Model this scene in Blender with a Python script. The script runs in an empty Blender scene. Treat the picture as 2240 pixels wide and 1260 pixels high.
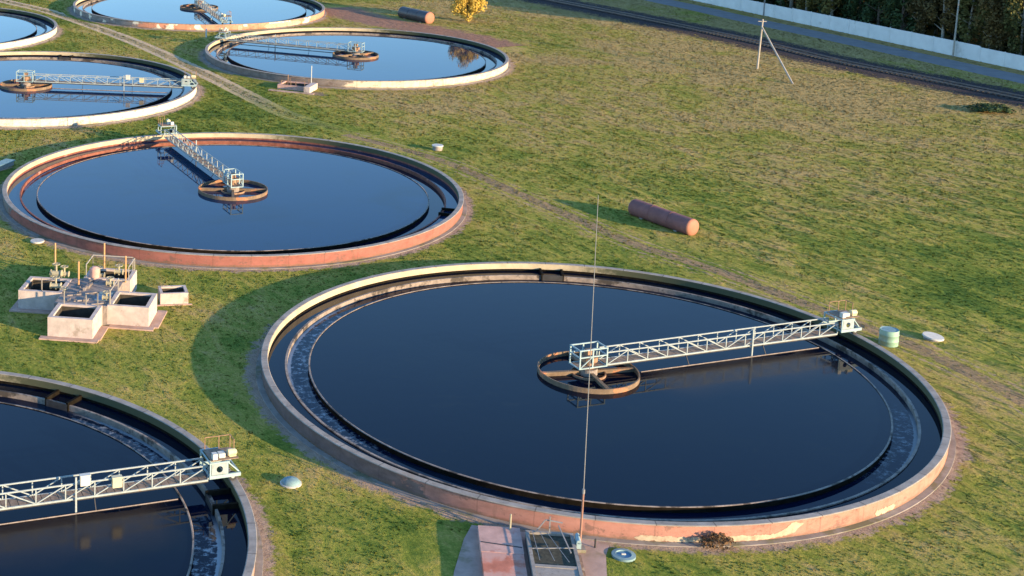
import bpy, math, random
import numpy as np
from math import radians as R, sin, cos, pi
from mathutils import Vector, Matrix

sc = bpy.context.scene
COL = sc.collection
rng = random.Random(7)

# ------------------------------------------------------------------ camera
cam_data = bpy.data.cameras.new('camera')
cam = bpy.data.objects.new('camera', cam_data)
COL.objects.link(cam)
sc.camera = cam
cam_data.sensor_width = 36
cam_data.lens = 3255.15 / 2240 * 36
cam_data.shift_x = (1120 - 505.72) / 2240
cam_data.shift_y = (67.33 - 630) / 2240
cam_data.clip_start = 0.5
cam_data.clip_end = 5000
PIT, ROL = 0.1631432, 0.0181718
right = Vector((1, 0, 0)); up = Vector((0, sin(PIT), cos(PIT))); fwd = Vector((0, cos(PIT), -sin(PIT)))
ix = cos(ROL) * right + sin(ROL) * up
iy = -sin(ROL) * right + cos(ROL) * up
m = Matrix(((ix.x, iy.x, -fwd.x, 0), (ix.y, iy.y, -fwd.y, 0), (ix.z, iy.z, -fwd.z, 35.47), (0, 0, 0, 1)))
cam.matrix_world = m

# ------------------------------------------------------------------ sky, sun, exposure
SUN_AZ, SUN_EL = -35.0, 10.0            # azimuth counter-clockwise from +X
world = bpy.data.worlds.new("World"); sc.world = world; world.use_nodes = True
wn = world.node_tree
bg = wn.nodes['Background']; bg.inputs[1].default_value = 0.15
sky = wn.nodes.new('ShaderNodeTexSky'); sky.sky_type = 'NISHITA'; sky.sun_disc = False
sky.sun_elevation = R(SUN_EL); sky.sun_rotation = R(90 - SUN_AZ)
sky.air_density = 1.0; sky.dust_density = 0.0; sky.ozone_density = 3.8; sky.altitude = 100
wn.links.new(sky.outputs[0], bg.inputs[0])
sl = bpy.data.lights.new('sun', 'SUN'); sl.energy = 3.7; sl.angle = R(0.6); sl.color = (1.0, 0.72, 0.42)
so = bpy.data.objects.new('sun', sl); COL.objects.link(so)
sd = Vector((cos(R(SUN_EL)) * cos(R(SUN_AZ)), cos(R(SUN_EL)) * sin(R(SUN_AZ)), sin(R(SUN_EL))))
so.rotation_euler = sd.to_track_quat('Z', 'Y').to_euler()
sc.view_settings.view_transform = 'Standard'; sc.view_settings.look = 'None'
sc.view_settings.exposure = 1.85; sc.view_settings.gamma = 1

# ------------------------------------------------------------------ helpers
def tag(o, label=None, cat=None, group=None, kind=None):
    if label: o['label'] = label
    if cat: o['category'] = cat
    if group: o['group'] = group
    if kind: o['kind'] = kind
    return o

def empty(name, loc=(0, 0, 0), rz=0.0):
    o = bpy.data.objects.new(name, None); COL.objects.link(o)
    o.location = loc; o.rotation_euler = (0, 0, rz); o.empty_display_size = 0.3
    return o

class MB:
    def __init__(s): s.v = []; s.f = []
    def add(s, vs, fs):
        n = len(s.v); s.v += [tuple(p) for p in vs]; s.f += [tuple(i + n for i in q) for q in fs]; return s
    def box(s, x0, x1, y0, y1, z0, z1):
        return s.add([(x0, y0, z0), (x1, y0, z0), (x1, y1, z0), (x0, y1, z0), (x0, y0, z1), (x1, y0, z1), (x1, y1, z1), (x0, y1, z1)],
                     [(0, 3, 2, 1), (4, 5, 6, 7), (0, 1, 5, 4), (1, 2, 6, 5), (2, 3, 7, 6), (3, 0, 4, 7)])
    def bar(s, a, b, w, h=None):
        h = h or w; a = Vector(a); b = Vector(b); d = (b - a).normalized()
        ref = Vector((0, 0, 1)) if abs(d.z) < .95 else Vector((1, 0, 0))
        u = d.cross(ref).normalized() * w / 2; t = u.cross(d).normalized() * h / 2
        vs = [a - u - t, a + u - t, a + u + t, a - u + t, b - u - t, b + u - t, b + u + t, b - u + t]
        return s.add(vs, [(0, 1, 2, 3), (7, 6, 5, 4), (0, 4, 5, 1), (1, 5, 6, 2), (2, 6, 7, 3), (3, 7, 4, 0)])
    def tube(s, a, b, r0, r1=None, n=12, caps=True):
        r1 = r0 if r1 is None else r1
        a = Vector(a); b = Vector(b); d = (b - a).normalized()
        ref = Vector((0, 0, 1)) if abs(d.z) < .95 else Vector((1, 0, 0))
        u = d.cross(ref).normalized(); t = u.cross(d).normalized()
        vs = []
        for c, r in ((a, r0), (b, r1)):
            for i in range(n):
                q = 2 * pi * i / n; vs.append(c + u * cos(q) * r + t * sin(q) * r)
        fs = [(i, (i + 1) % n, n + (i + 1) % n, n + i) for i in range(n)]
        if caps: fs += [tuple(range(n))[::-1], tuple(range(n, 2 * n))]
        return s.add(vs, fs)
    def lathe(s, prof, n=160, a0=0, a1=2 * pi, close=False, cx=0, cy=0):
        """revolve a (r,z) profile; close joins last profile point to first"""
        full = abs(a1 - a0 - 2 * pi) < 1e-6
        m_ = n if full else n + 1
        vs = []
        for i in range(m_):
            q = a0 + (a1 - a0) * i / n
            for r, z in prof: vs.append((cx + r * cos(q), cy + r * sin(q), z))
        k = len(prof); fs = []
        for i in range(n):
            j = (i + 1) % m_
            for p in range(k if close else k - 1):
                p2 = (p + 1) % k
                fs.append((i * k + p, j * k + p, j * k + p2, i * k + p2))
        if not full and close:
            fs += [tuple(range(k)), tuple((m_ - 1) * k + p for p in range(k))[::-1]]
        return s.add(vs, fs)
    def build(s, name, mat, parent=None, loc=None, smooth=False, fix=True):
        me = bpy.data.meshes.new(name); me.from_pydata(s.v, [], s.f); me.validate()
        if fix:
            import bmesh
            bm = bmesh.new(); bm.from_mesh(me); bmesh.ops.recalc_face_normals(bm, faces=bm.faces); bm.to_mesh(me); bm.free()
        me.materials.append(mat)
        if smooth:
            me.polygons.foreach_set('use_smooth', [True] * len(me.polygons))
        o = bpy.data.objects.new(name, me); COL.objects.link(o)
        if parent: o.parent = parent
        if loc: o.location = loc
        return o

def copy_tree(o, parent=None):
    c = o.copy(); COL.objects.link(c); c.parent = parent
    for ch in [k for k in list(COL.objects) if k.parent == o]:
        copy_tree(ch, c)
    return c

# ------------------------------------------------------------------ node helpers
class NT:
    def __init__(s, tree): s.t = tree; s.n = tree.nodes; s.l = tree.links
    def val(s, x, sock):
        if isinstance(x, (int, float)): sock.default_value = x
        elif isinstance(x, tuple): sock.default_value = x if len(x) == len(sock.default_value) else tuple(x) + (1,)
        elif x is not None: s.l.new(x, sock)
    def math(s, op, a, b=None, c=None, clamp=False):
        n = s.n.new('ShaderNodeMath'); n.operation = op; n.use_clamp = clamp
        s.val(a, n.inputs[0]); s.val(b, n.inputs[1]) if b is not None else None
        if c is not None: s.val(c, n.inputs[2])
        return n.outputs[0]
    def vmath(s, op, a, b=None):
        n = s.n.new('ShaderNodeVectorMath'); n.operation = op
        s.val(a, n.inputs[0])
        if b is not None: s.val(b, n.inputs[1])
        return n.outputs[0]
    def noise(s, vec, scale, detail=4, rough=.55, dist=0, color=False):
        n = s.n.new('ShaderNodeTexNoise'); s.l.new(vec, n.inputs['Vector'])
        n.inputs['Scale'].default_value = scale; n.inputs['Detail'].default_value = detail
        n.inputs['Roughness'].default_value = rough; n.inputs['Distortion'].default_value = dist
        return n.outputs['Color' if color else 'Fac']
    def ramp(s, fac, *stops, interp='LINEAR'):
        n = s.n.new('ShaderNodeValToRGB'); s.val(fac, n.inputs[0]); n.color_ramp.interpolation = interp
        e = n.color_ramp.elements
        while len(e) < len(stops): e.new(.5)
        for k, (p, c) in enumerate(stops):
            e[k].position = p
            e[k].color = (c, c, c, 1) if isinstance(c, (int, float)) else (*c, 1)
        return n.outputs[0]
    def smooth(s, x, a, b):
        n = s.n.new('ShaderNodeMapRange'); n.interpolation_type = 'SMOOTHSTEP'; s.val(x, n.inputs[0])
        n.inputs[1].default_value = a; n.inputs[2].default_value = b
        return n.outputs[0]
    def mix(s, fac, a, b, mode='MIX'):
        n = s.n.new('ShaderNodeMix'); n.data_type = 'RGBA'; n.blend_type = mode
        s.val(fac, n.inputs[0]); s.val(a, n.inputs[6]); s.val(b, n.inputs[7])
        return n.outputs[2]
    def map(s, vec, loc=(0, 0, 0), rot=(0, 0, 0), scale=(1, 1, 1)):
        if rot != (0, 0, 0) and scale != (1, 1, 1): return s.map(s.map(vec, rot=rot), scale=scale)   # turn first, then stretch
        n = s.n.new('ShaderNodeMapping'); s.l.new(vec, n.inputs[0])
        n.inputs[1].default_value = loc; n.inputs[2].default_value = rot; n.inputs[3].default_value = scale
        return n.outputs[0]
    def bump(s, h, strength=.3, dist=.1, normal=None):
        n = s.n.new('ShaderNodeBump'); s.l.new(h, n.inputs['Height'])
        n.inputs['Strength'].default_value = strength; n.inputs['Distance'].default_value = dist
        if normal: s.l.new(normal, n.inputs['Normal'])
        return n.outputs[0]
    def pos(s): return s.n.new('ShaderNodeNewGeometry').outputs['Position']
    def obj(s): return s.n.new('ShaderNodeTexCoord').outputs['Object']
    def sep(s, v):
        n = s.n.new('ShaderNodeSeparateXYZ'); s.l.new(v, n.inputs[0]); return n.outputs
    def comb(s, x, y, z):
        n = s.n.new('ShaderNodeCombineXYZ'); s.val(x, n.inputs[0]); s.val(y, n.inputs[1]); s.val(z, n.inputs[2]); return n.outputs[0]

def new_mat(name):
    mt = bpy.data.materials.new(name); mt.use_nodes = True
    nt = NT(mt.node_tree); return mt, nt, mt.node_tree.nodes['Principled BSDF']

def simple(name, col, rough=.6, metal=0.0, var=.25, scale=3.0, spec=.4, stain=None, bump=.15, world=False):
    mt, n, p = new_mat(name)
    v = n.pos() if world else n.obj()
    f = n.noise(v, scale, 6, .6)
    dark = tuple(c * (1 - var) for c in col); lite = tuple(min(1, c * (1 + var * .7)) for c in col)
    c = n.ramp(f, (.3, dark), (.7, lite))
    if stain:
        g = n.noise(v, scale * .45, 5, .65)
        c = n.mix(n.smooth(g, stain[1], stain[1] + .12), c, stain[0])
    n.l.new(c, p.inputs['Base Color']); p.inputs['Roughness'].default_value = rough
    p.inputs['Metallic'].default_value = metal; p.inputs['Specular IOR Level'].default_value = spec
    if bump: n.l.new(n.bump(n.noise(v, scale * 6, 4), bump, .02), p.inputs['Normal'])
    return mt

# ---- grass colour group (world position -> colour, height)
gg = bpy.data.node_groups.new('grass_colour', 'ShaderNodeTree')
gg.interface.new_socket('Color', in_out='OUTPUT', socket_type='NodeSocketColor')
gg.interface.new_socket('Height', in_out='OUTPUT', socket_type='NodeSocketFloat')
gg.interface.new_socket('Large', in_out='OUTPUT', socket_type='NodeSocketFloat')
g_ = NT(gg); go = gg.nodes.new('NodeGroupOutput')
P = g_.pos()
S = g_.map(P, rot=(0, 0, R(62.5)), scale=(.30, 1.0, 1))         # streaks running along the railway direction
S0 = g_.map(P, rot=(0, 0, R(100)), scale=(.35, 1.0, 1))
big = g_.noise(P, .035, 3, .5, .6)
mid = g_.noise(P, .16, 5, .62, .5)
strk = g_.noise(S, .55, 7, .66, 1.2)
fine = g_.noise(P, 1.7, 7, .78)
vf = g_.noise(P, 6.5, 4, .7)
sp = g_.sep(P)
# more straw coloured to the far right of the field, greener near the tanks
dry = g_.math('MULTIPLY', g_.smooth(sp[0], 5, 45), g_.smooth(sp[1], 105, 190))
t = g_.math('MULTIPLY_ADD', mid, 1.05, g_.math('MULTIPLY', big, 1.25))
t = g_.math('MULTIPLY_ADD', strk, 1.15, t)
t = g_.math('MULTIPLY_ADD', fine, .95, t)
t = g_.math('MULTIPLY_ADD', dry, .36, t)
t = g_.math('SUBTRACT', t, 1.72)
c = g_.ramp(t, (.12, (.100, .150, .026)), (.32, (.195, .225, .038)), (.50, (.310, .285, .058)), (.66, (.410, .320, .085)), (.84, (.460, .315, .130)))
c = g_.mix(g_.smooth(vf, .40, .68), g_.mix(1.0, c, (.70, .76, .68), 'MULTIPLY'), c)
# little earthy bare spots
c = g_.mix(g_.math('MULTIPLY', g_.smooth(g_.noise(S0, .7, 6, .7), .60, .74), .55), c, (.30, .20, .10))
# furrow-like darker green streaks in the field right of the near tank
fur = g_.noise(g_.map(P, rot=(0, 0, R(58)), scale=(.28, 1.0, 1)), .75, 4, .55, .7)
fk = g_.math('MULTIPLY', g_.smooth(fur, .50, .62), g_.math('MULTIPLY', g_.smooth(sp[0], 28, 42), g_.smooth(sp[1], 160, 125)))
c = g_.mix(g_.math('MULTIPLY', fk, .70), c, (.105, .155, .028))
g_.l.new(c, go.inputs[0])
hgt = g_.math('MULTIPLY_ADD', fine, 1.0, g_.math('MULTIPLY', vf, .4))
hgt = g_.math('MULTIPLY_ADD', mid, 1.6, hgt)
hgt = g_.math('MULTIPLY_ADD', strk, 2.6, hgt)
hgt = g_.math('MULTIPLY_ADD', fk, -1.2, hgt)
g_.l.new(hgt, go.inputs[1]); g_.l.new(mid, go.inputs[2])

def grass_node(n):
    g = n.n.new('ShaderNodeGroup'); g.node_tree = gg; return g.outputs

M = {}
mt, n, p = new_mat('grass_ground'); o_ = grass_node(n)
n.l.new(o_[0], p.inputs['Base Color']); p.inputs['Roughness'].default_value = 1; p.inputs['Specular IOR Level'].default_value = .05
n.l.new(n.bump(o_[1], .65, .18), p.inputs['Normal']); M['ground'] = mt

mt, n, p = new_mat('grass_blade'); o_ = grass_node(n)
n.l.new(n.mix(1.0, o_[0], (1.08, 1.06, .95), 'MULTIPLY'), p.inputs['Base Color']); p.inputs['Roughness'].default_value = 1; p.inputs['Specular IOR Level'].default_value = .02
gn = n.n.new('ShaderNodeNewGeometry').outputs['Normal']
n.l.new(n.vmath('NORMALIZE', n.vmath('ADD', n.vmath('MULTIPLY', gn, (.18, .18, .18)), (0, 0, 1))), p.inputs['Normal'])
M['blade'] = mt

def earth_mat(name, col, amount=.5, edge=True, fade=None):
    """strip of earth whose borders dissolve into the same grass colours; UV.x 0..1 across, UV.y metres along"""
    mt, n, p = new_mat(name); o_ = grass_node(n)
    uv = n.n.new('ShaderNodeTexCoord').outputs['UV']; s_ = n.sep(uv)
    P = n.pos(); f = n.noise(P, 2.2, 5, .7); f2 = n.noise(P, .5, 4, .6)
    e = n.math('MULTIPLY', n.math('ABSOLUTE', n.math('SUBTRACT', s_[0], .5)), 2)
    k = n.math('ADD', n.math('SUBTRACT', 1.0, e), n.math('MULTIPLY', n.math('SUBTRACT', f, .5), 1.6))
    k = n.math('ADD', k, n.math('MULTIPLY', n.math('SUBTRACT', f2, .5), 1.0))
    k = n.smooth(k, 1.0 - amount - .15, 1.0 - amount + .2)
    if fade: k = n.math('MULTIPLY', k, n.ramp(n.math('DIVIDE', s_[1], fade[0]), *fade[1]))
    ec = n.ramp(n.noise(P, 1.4, 6, .7), (.3, tuple(c * .75 for c in col)), (.7, tuple(c * 1.2 for c in col)))
    n.l.new(n.mix(k, o_[0], ec), p.inputs['Base Color']); p.inputs['Roughness'].default_value = 1; p.inputs['Specular IOR Level'].default_value = .05
    n.l.new(n.bump(o_[1], .7, .16), p.inputs['Normal'])
    return mt

def water_mat(name, foam=None, sludge=None, base=(.0012, .006, .020)):
    mt, n, p = new_mat(name)
    P = n.obj()
    p.inputs['IOR'].default_value = 1.185; p.inputs['Roughness'].default_value = .03
    h = n.math('ADD', n.noise(n.map(P, scale=(1, 1, 1)), .9, 3, .5), n.math('MULTIPLY', n.noise(P, 6, 3, .6), .25))
    n.l.new(n.bump(h, .035, .05), p.inputs['Normal'])
    # faint sludge tint, uneven
    sl_ = n.smooth(n.noise(P, .11, 4, .6, 1.0), .45, .75)
    col = n.mix(n.math('MULTIPLY', sl_, .5), base, (.003, .007, .012))
    sk = n.noise(n.map(P, scale=(1, 1.8, 1)), .35, 7, .7, 1.5)
    col = n.mix(n.math('MULTIPLY', n.smooth(sk, .58, .72), .30), col, (.012, .016, .016))
    sp_ = n.smooth(n.noise(P, 9.0, 2, .5), .795, .83)
    col = n.mix(n.math('MULTIPLY', sp_, .8), col, (.22, .20, .14))
    if sludge is not None:
        q = n.sep(n.map(P, rot=(0, 0, -R(sludge))))
        w_ = n.math('SUBTRACT', q[1], n.math('MULTIPLY', n.math('SUBTRACT', n.noise(P, .35, 4, .6), .5), 1.8))
        m_ = n.math('MULTIPLY', n.smooth(n.math('MULTIPLY', w_, -1), .75, .95), n.smooth(w_, -6.0, -2.0))
        m_ = n.math('MULTIPLY', m_, n.math('MULTIPLY', n.smooth(q[0], 2.0, 5.0), n.smooth(q[0], 16.6, 14.6)))
        col = n.mix(n.math('MULTIPLY', m_, .9), col, (.026, .020, .017))
        n.l.new(n.math('MULTIPLY_ADD', m_, .16, .03), p.inputs['Roughness'])
    if foam:
        s_ = n.sep(P)
        an = n.math('ARCTAN2', s_[1], s_[0]); rr = n.math('SQRT', n.math('ADD', n.math('MULTIPLY', s_[0], s_[0]), n.math('MULTIPLY', s_[1], s_[1])))
        q = n.comb(n.math('MULTIPLY', an, 26), n.math('MULTIPLY', rr, 2.2), foam['seed'])
        q2 = n.comb(n.math('MULTIPLY', an, 60), n.math('MULTIPLY', rr, 1.6), foam['seed'] + 5)
        ff = n.math('ADD', n.math('MULTIPLY', n.noise(q, 1.0, 6, .75), .5), n.math('MULTIPLY', n.noise(q2, 1.0, 5, .7), .5))
        # distance to the outer trough wall: thick line of froth where the water drops in
        edge = n.smooth(rr, 18.12, 18.34)
        win = None
        for (c0, w0, a0) in foam['arcs']:
            d = n.math('ABSOLUTE', n.math('SUBTRACT', an, R(c0)))
            w = n.math('MULTIPLY', n.math('SUBTRACT', 1.0, n.smooth(d, R(w0 * .5), R(w0))), a0)
            win = w if win is None else n.math('MAXIMUM', win, w)
        th = n.math('ADD', ff, n.math('MULTIPLY', edge, .32))
        fm = n.math('MULTIPLY', n.smooth(th, .49, .62), win)
        fm = n.math('MINIMUM', fm, .85)
        col = n.mix(fm, col, (.40, .44, .46))
        n.l.new(n.math('MULTIPLY_ADD', fm, .5, .03), p.inputs['Roughness'])
    n.l.new(col, p.inputs['Base Color'])
    return mt
M['water'] = water_mat('clear_tank_water', base=(.003, .018, .055))
M['dark_water'] = water_mat('dark_tank_water', base=(.0010, .004, .013))

def wall_mat(name, grey, paint, a_from, a_to, patch=(.62, .55, .42), patch_t=.70, jag=.35):
    """outer tank wall: weathered coat between two angles, bare grey render elsewhere"""
    mt, n, p = new_mat(name); P = n.obj(); s_ = n.sep(P)
    an = n.math('ARCTAN2', s_[1], s_[0])
    mid_, half = R((a_from + a_to) / 2), R((a_to - a_from) / 2)
    rot = n.math('SUBTRACT', an, mid_)
    rot = n.math('ARCTAN2', n.math('SINE', rot), n.math('COSINE', rot))
    d = n.math('SUBTRACT', half, n.math('ABSOLUTE', rot))
    cyl = n.comb(n.math('MULTIPLY', an, 20), n.math('MULTIPLY', s_[2], 2.0), 0)
    d = n.math('ADD', d, n.math('MULTIPLY', n.math('SUBTRACT', n.noise(cyl, .35, 5, .7), .5), jag * 2))
    k = n.smooth(d, -.01, .03)
    f = n.noise(cyl, 1.2, 6, .65); f3 = n.noise(cyl, .25, 4, .6)
    pc = n.ramp(n.math('MULTIPLY_ADD', f3, .5, n.math('MULTIPLY', f, .5)), (.35, tuple(c * .68 for c in paint)), (.5, paint), (.66, tuple(min(1, c * 1.18) for c in paint)))
    gc = n.ramp(f, (.3, tuple(c * .7 for c in grey)), (.7, tuple(c * 1.15 for c in grey)))
    c = n.mix(k, gc, pc)
    pn = n.noise(n.comb(n.math('MULTIPLY', an, 20), n.math('MULTIPLY', s_[2], 1.2), 3.3), .45, 4, .55)
    c = n.mix(n.smooth(pn, patch_t, patch_t + .02), c, patch)
    # damp, mossy foot and vertical run marks
    vr = n.noise(n.comb(n.math('MULTIPLY', an, 60), n.math('MULTIPLY', s_[2], .5), 0), 1.0, 4, .6)
    c = n.mix(n.math('MULTIPLY', n.smooth(vr, .52, .72), .35), c, (.10, .085, .06))
    # pour joints every few metres, dark chips, and a dirty splash line at the foot
    jf = n.math('ABSOLUTE', n.math('SUBTRACT', n.math('FRACT', n.math('ADD', n.math('MULTIPLY', an, 44 / (2 * pi)), n.math('MULTIPLY', n.noise(cyl, 2.0, 3), .03))), .5))
    c = n.mix(n.math('MULTIPLY', n.math('MULTIPLY', n.smooth(jf, .016, .006), n.noise(P, .3, 3)), .62), c, (.07, .055, .045))
    ch = n.noise(n.comb(n.math('MULTIPLY', an, 20), n.math('MULTIPLY', s_[2], 1.5), 9.1), 1.1, 6, .75)
    c = n.mix(n.math('MULTIPLY', n.smooth(ch, .555, .62), .6), c, (.12, .085, .07))
    c = n.mix(n.math('MULTIPLY', n.smooth(n.math('ADD', s_[2], n.math('MULTIPLY', n.noise(cyl, 1.5, 5), .5)), .52, .34), .6), c, (.13, .10, .065))
    n.l.new(c, p.inputs['Base Color']); p.inputs['Roughness'].default_value = .9; p.inputs['Specular IOR Level'].default_value = .15
    br = n.n.new('ShaderNodeTexBrick'); n.l.new(cyl, br.inputs['Vector']); br.inputs['Scale'].default_value = 2.0
    n.l.new(n.bump(n.math('ADD', n.math('MULTIPLY', br.outputs['Fac'], .3), n.noise(cyl, 8, 4)), .35, .02), p.inputs['Normal'])
    return mt

M['cap'] = simple('concrete_cap', (.27, .245, .215), .85, var=.28, scale=1.2, stain=((.26, .22, .18), .56), bump=.3, spec=.2)
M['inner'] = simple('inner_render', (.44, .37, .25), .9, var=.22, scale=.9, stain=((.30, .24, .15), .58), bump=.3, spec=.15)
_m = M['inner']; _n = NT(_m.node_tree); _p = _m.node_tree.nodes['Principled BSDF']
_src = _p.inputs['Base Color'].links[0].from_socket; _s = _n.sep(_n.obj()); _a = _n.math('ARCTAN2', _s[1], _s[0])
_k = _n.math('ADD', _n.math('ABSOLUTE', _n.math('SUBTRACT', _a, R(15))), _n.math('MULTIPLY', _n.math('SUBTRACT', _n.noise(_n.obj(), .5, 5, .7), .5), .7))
# shade on the sunless arc, painted dark into the inner wall colour
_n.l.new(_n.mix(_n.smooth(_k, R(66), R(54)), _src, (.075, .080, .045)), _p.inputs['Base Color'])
_n = NT(M['cap'].node_tree); _p = M['cap'].node_tree.nodes['Principled BSDF']; _src = _p.inputs['Base Color'].links[0].from_socket
_s = _n.sep(_n.obj()); _a = _n.math('ARCTAN2', _s[1], _s[0])
_j = _n.math('ABSOLUTE', _n.math('SUBTRACT', _n.math('FRACT', _n.math('MULTIPLY', _a, 44 / (2 * pi))), .5))
_c = _n.mix(_n.math('MULTIPLY', _n.smooth(_j, .014, .005), .8), _src, (.07, .06, .05))
_n.l.new(_n.mix(_n.math('MULTIPLY', _n.smooth(_n.noise(_n.obj(), 1.6, 7, .75), .56, .64), .55), _c, (.15, .125, .10)), _p.inputs['Base Color'])
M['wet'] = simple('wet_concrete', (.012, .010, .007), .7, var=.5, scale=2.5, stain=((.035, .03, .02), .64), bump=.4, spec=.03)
M['wetred'] = simple('wet_rusty_wall', (.20, .075, .05), .7, var=.4, scale=2.0, stain=((.36, .18, .14), .60), bump=.3, spec=.2)
M['lip'] = simple('weir_lip', (.24, .20, .165), .75, var=.4, scale=2.0, stain=((.06, .05, .04), .50), bump=.3, spec=.3)
M['apron'] = simple('apron_concrete', (.25, .225, .20), .95, var=.3, scale=.8, stain=((.16, .15, .09), .50), bump=.3, spec=.1)
M['apron_pink'] = simple('apron_pinkish', (.42, .29, .23), .95, var=.25, scale=.9, stain=((.27, .20, .13), .55), bump=.3, spec=.1)
M['truss'] = simple('pale_steel_paint', (.28, .325, .32), .7, var=.2, scale=5, stain=((.30, .23, .16), .60), bump=.05)
M['truss_blue'] = simple('light_blue_paint', (.26, .36, .37), .7, var=.18, scale=4, stain=((.34, .27, .20), .66), bump=.05)
M['deck'] = simple('plank_deck', (.24, .175, .125), .85, var=.35, scale=4, bump=.3, spec=.15)
M['rust'] = simple('rusty_steel', (.26, .16, .10), .8, var=.4, scale=3, stain=((.5, .36, .22), .58), bump=.2, spec=.2)
M['rustrim'] = simple('orange_rim', (.165, .12, .08), .8, var=.3, scale=2, stain=((.36, .16, .08), .56), bump=.2, spec=.2)
M['dark'] = simple('dark_steel', (.035, .035, .035), .6, var=.3, bump=.1)
M['cream'] = simple('cream_paint', (.50, .45, .28), .5, var=.1, bump=.03)
M['whitebox'] = simple('white_enamel', (.48, .48, .43), .5, var=.08, bump=.03)
M['rubber'] = simple('rubber', (.03, .03, .03), .8, var=.2)
M['whitewash'] = simple('whitewashed_concrete', (.46, .385, .34), .9, var=.2, scale=2, stain=((.30, .245, .20), .56), bump=.3, spec=.1)
M['slabgrey'] = simple('dirty_slab', (.25, .215, .19), .95, var=.35, scale=3, stain=((.14, .12, .10), .56), bump=.4, spec=.1)
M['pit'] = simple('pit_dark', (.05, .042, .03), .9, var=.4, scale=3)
M['yellowpipe'] = simple('faded_yellow_paint', (.33, .30, .20), .6, var=.25, scale=6, stain=((.25, .18, .10), .58))
M['orangepost'] = simple('orange_brown_paint', (.46, .25, .11), .7, var=.2, scale=5)
M['tarp'] = simple('blue_sheet', (.08, .15, .22), .5, var=.2)
M['redtank'] = simple('red_oxide_tank', (.21, .085, .075), .7, var=.25, scale=1.2, stain=((.24, .11, .09), .60), bump=.15, spec=.3)
M['redtank_shaded'] = simple('shaded_red_tank', (.05, .045, .045), .45, var=.3, scale=2, stain=((.14, .06, .045), .60))  # shell colour darkened to carry the shade on the far red cylinder
M['orangecap'] = simple('orange_end', (.33, .14, .085), .7, var=.15, scale=1.5, bump=.1)
M['mint'] = simple('mint_barrel_paint', (.20, .34, .25), .6, var=.15, scale=2, stain=((.32, .33, .20), .62), bump=.1)
M['lidblue'] = simple('lid_blue_grey', (.17, .27, .28), .7, var=.2, scale=4)
M['lidcentre'] = simple('lid_blue_centre', (.08, .20, .29), .6, var=.2, scale=4)
M['white'] = simple('white_lid', (.44, .44, .40), .7, var=.15, scale=4)
M['red_slab'] = simple('red_painted_slab', (.46, .17, .11), .9, var=.3, scale=1.3, stain=((.50, .28, .22), .47), bump=.3, spec=.1)
M['pink_slab'] = simple('pink_slab', (.48, .30, .25), .95, var=.22, scale=1.5, stain=((.40, .20, .16), .58), bump=.3, spec=.1)
M['glass'] = simple('dark_grating', (.05, .048, .03), .85, var=.6, scale=6, stain=((.16, .15, .09), .60))
M['asphalt'] = simple('asphalt', (.21, .195, .185), .9, var=.15, scale=.6, bump=.1, spec=.2, world=True)
M['ballast'] = simple('track_ballast', (.062, .048, .043), .95, var=.7, scale=1.6, stain=((.13, .10, .085), .56), bump=.8, spec=.1, world=True)
M['sleeper'] = simple('old_sleeper', (.045, .038, .034), .9, var=.4, scale=3)
M['rail'] = simple('rail_steel', (.17, .13, .11), .5, metal=.3, var=.2)
M['fence'] = simple('fence_concrete', (.62, .62, .60), .9, var=.10, scale=.6, stain=((.45, .44, .40), .60), bump=.2, spec=.1)
M['pole'] = simple('pale_timber_pole', (.34, .31, .26), .8, var=.2, scale=3)
M['mastred'] = simple('faded_red_mast', (.26, .14, .10), .7, var=.25, scale=3)
M['mastgrey'] = simple('grey_mast', (.20, .20, .20), .5, var=.15, scale=3)
M['bark'] = simple('tree_bark', (.12, .095, .075), .95, var=.3, scale=3)
M['barkpale'] = simple('pale_bark', (.30, .27, .22), .9, var=.3, scale=3)

def leaf_mat(name, c1, c2, c3):
    mt, n, p = new_mat(name); P = n.obj()
    f = n.noise(P, .8, 4, .6); f2 = n.noise(P, 5, 3, .7)
    oi = n.n.new('ShaderNodeObjectInfo').outputs['Random']
    t = n.math('ADD', n.math('MULTIPLY', f, .55), n.math('MULTIPLY', f2, .45)); t = n.math('ADD', t, n.math('MULTIPLY', n.math('SUBTRACT', oi, .5), .16))
    n.l.new(n.ramp(t, (.36, c1), (.5, c2), (.66, c3)), p.inputs['Base Color']); p.inputs['Roughness'].default_value = .8
    p.inputs['Specular IOR Level'].default_value = .2
    return mt
M['leaf_dark'] = leaf_mat('leaf_dark_green', (.022, .042, .016), (.035, .062, .022), (.060, .085, .028))
M['leaf_olive'] = leaf_mat('leaf_olive', (.050, .060, .018), (.095, .090, .026), (.150, .120, .035))
M['leaf_brown'] = leaf_mat('leaf_brown', (.055, .045, .018), (.110, .080, .028), (.180, .120, .038))
M['leaf_yellow'] = leaf_mat('leaf_yellow', (.34, .22, .035), (.48, .33, .06), (.60, .44, .11))
M['leaf_dry'] = leaf_mat('leaf_dry', (.05, .028, .014), (.10, .055, .026), (.15, .09, .045))

# ------------------------------------------------------------------ tank positions (metres)
C = {'T1': (22.21, 86.46), 'T2': (0.41, 126.58), 'T3': (-18.39, 64.51), 'T4': (16.58, 194.59), 'T5': (-23.89, 170.70), 'T6': (-5.18, 234.85), 'T7': (-45.01, 209.88)}
ZW = .36      # water level
ZR = .95      # rim

# ------------------------------------------------------------------ ground
gb = MB()
xs = [-2000, -300, -60, 20, 90, 200, 500, 2000]; ys = [-1500, 20, 100, 180, 260, 500, 2500]
gb.v = [(x, y, 0) for y in ys for x in xs]
gb.f = [(j * 8 + i, j * 8 + i + 1, j * 8 + i + 9, j * 8 + i + 8) for j in range(len(ys) - 1) for i in range(7)]
tag(gb.build('ground', M['ground'], fix=False), kind='structure')

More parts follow.
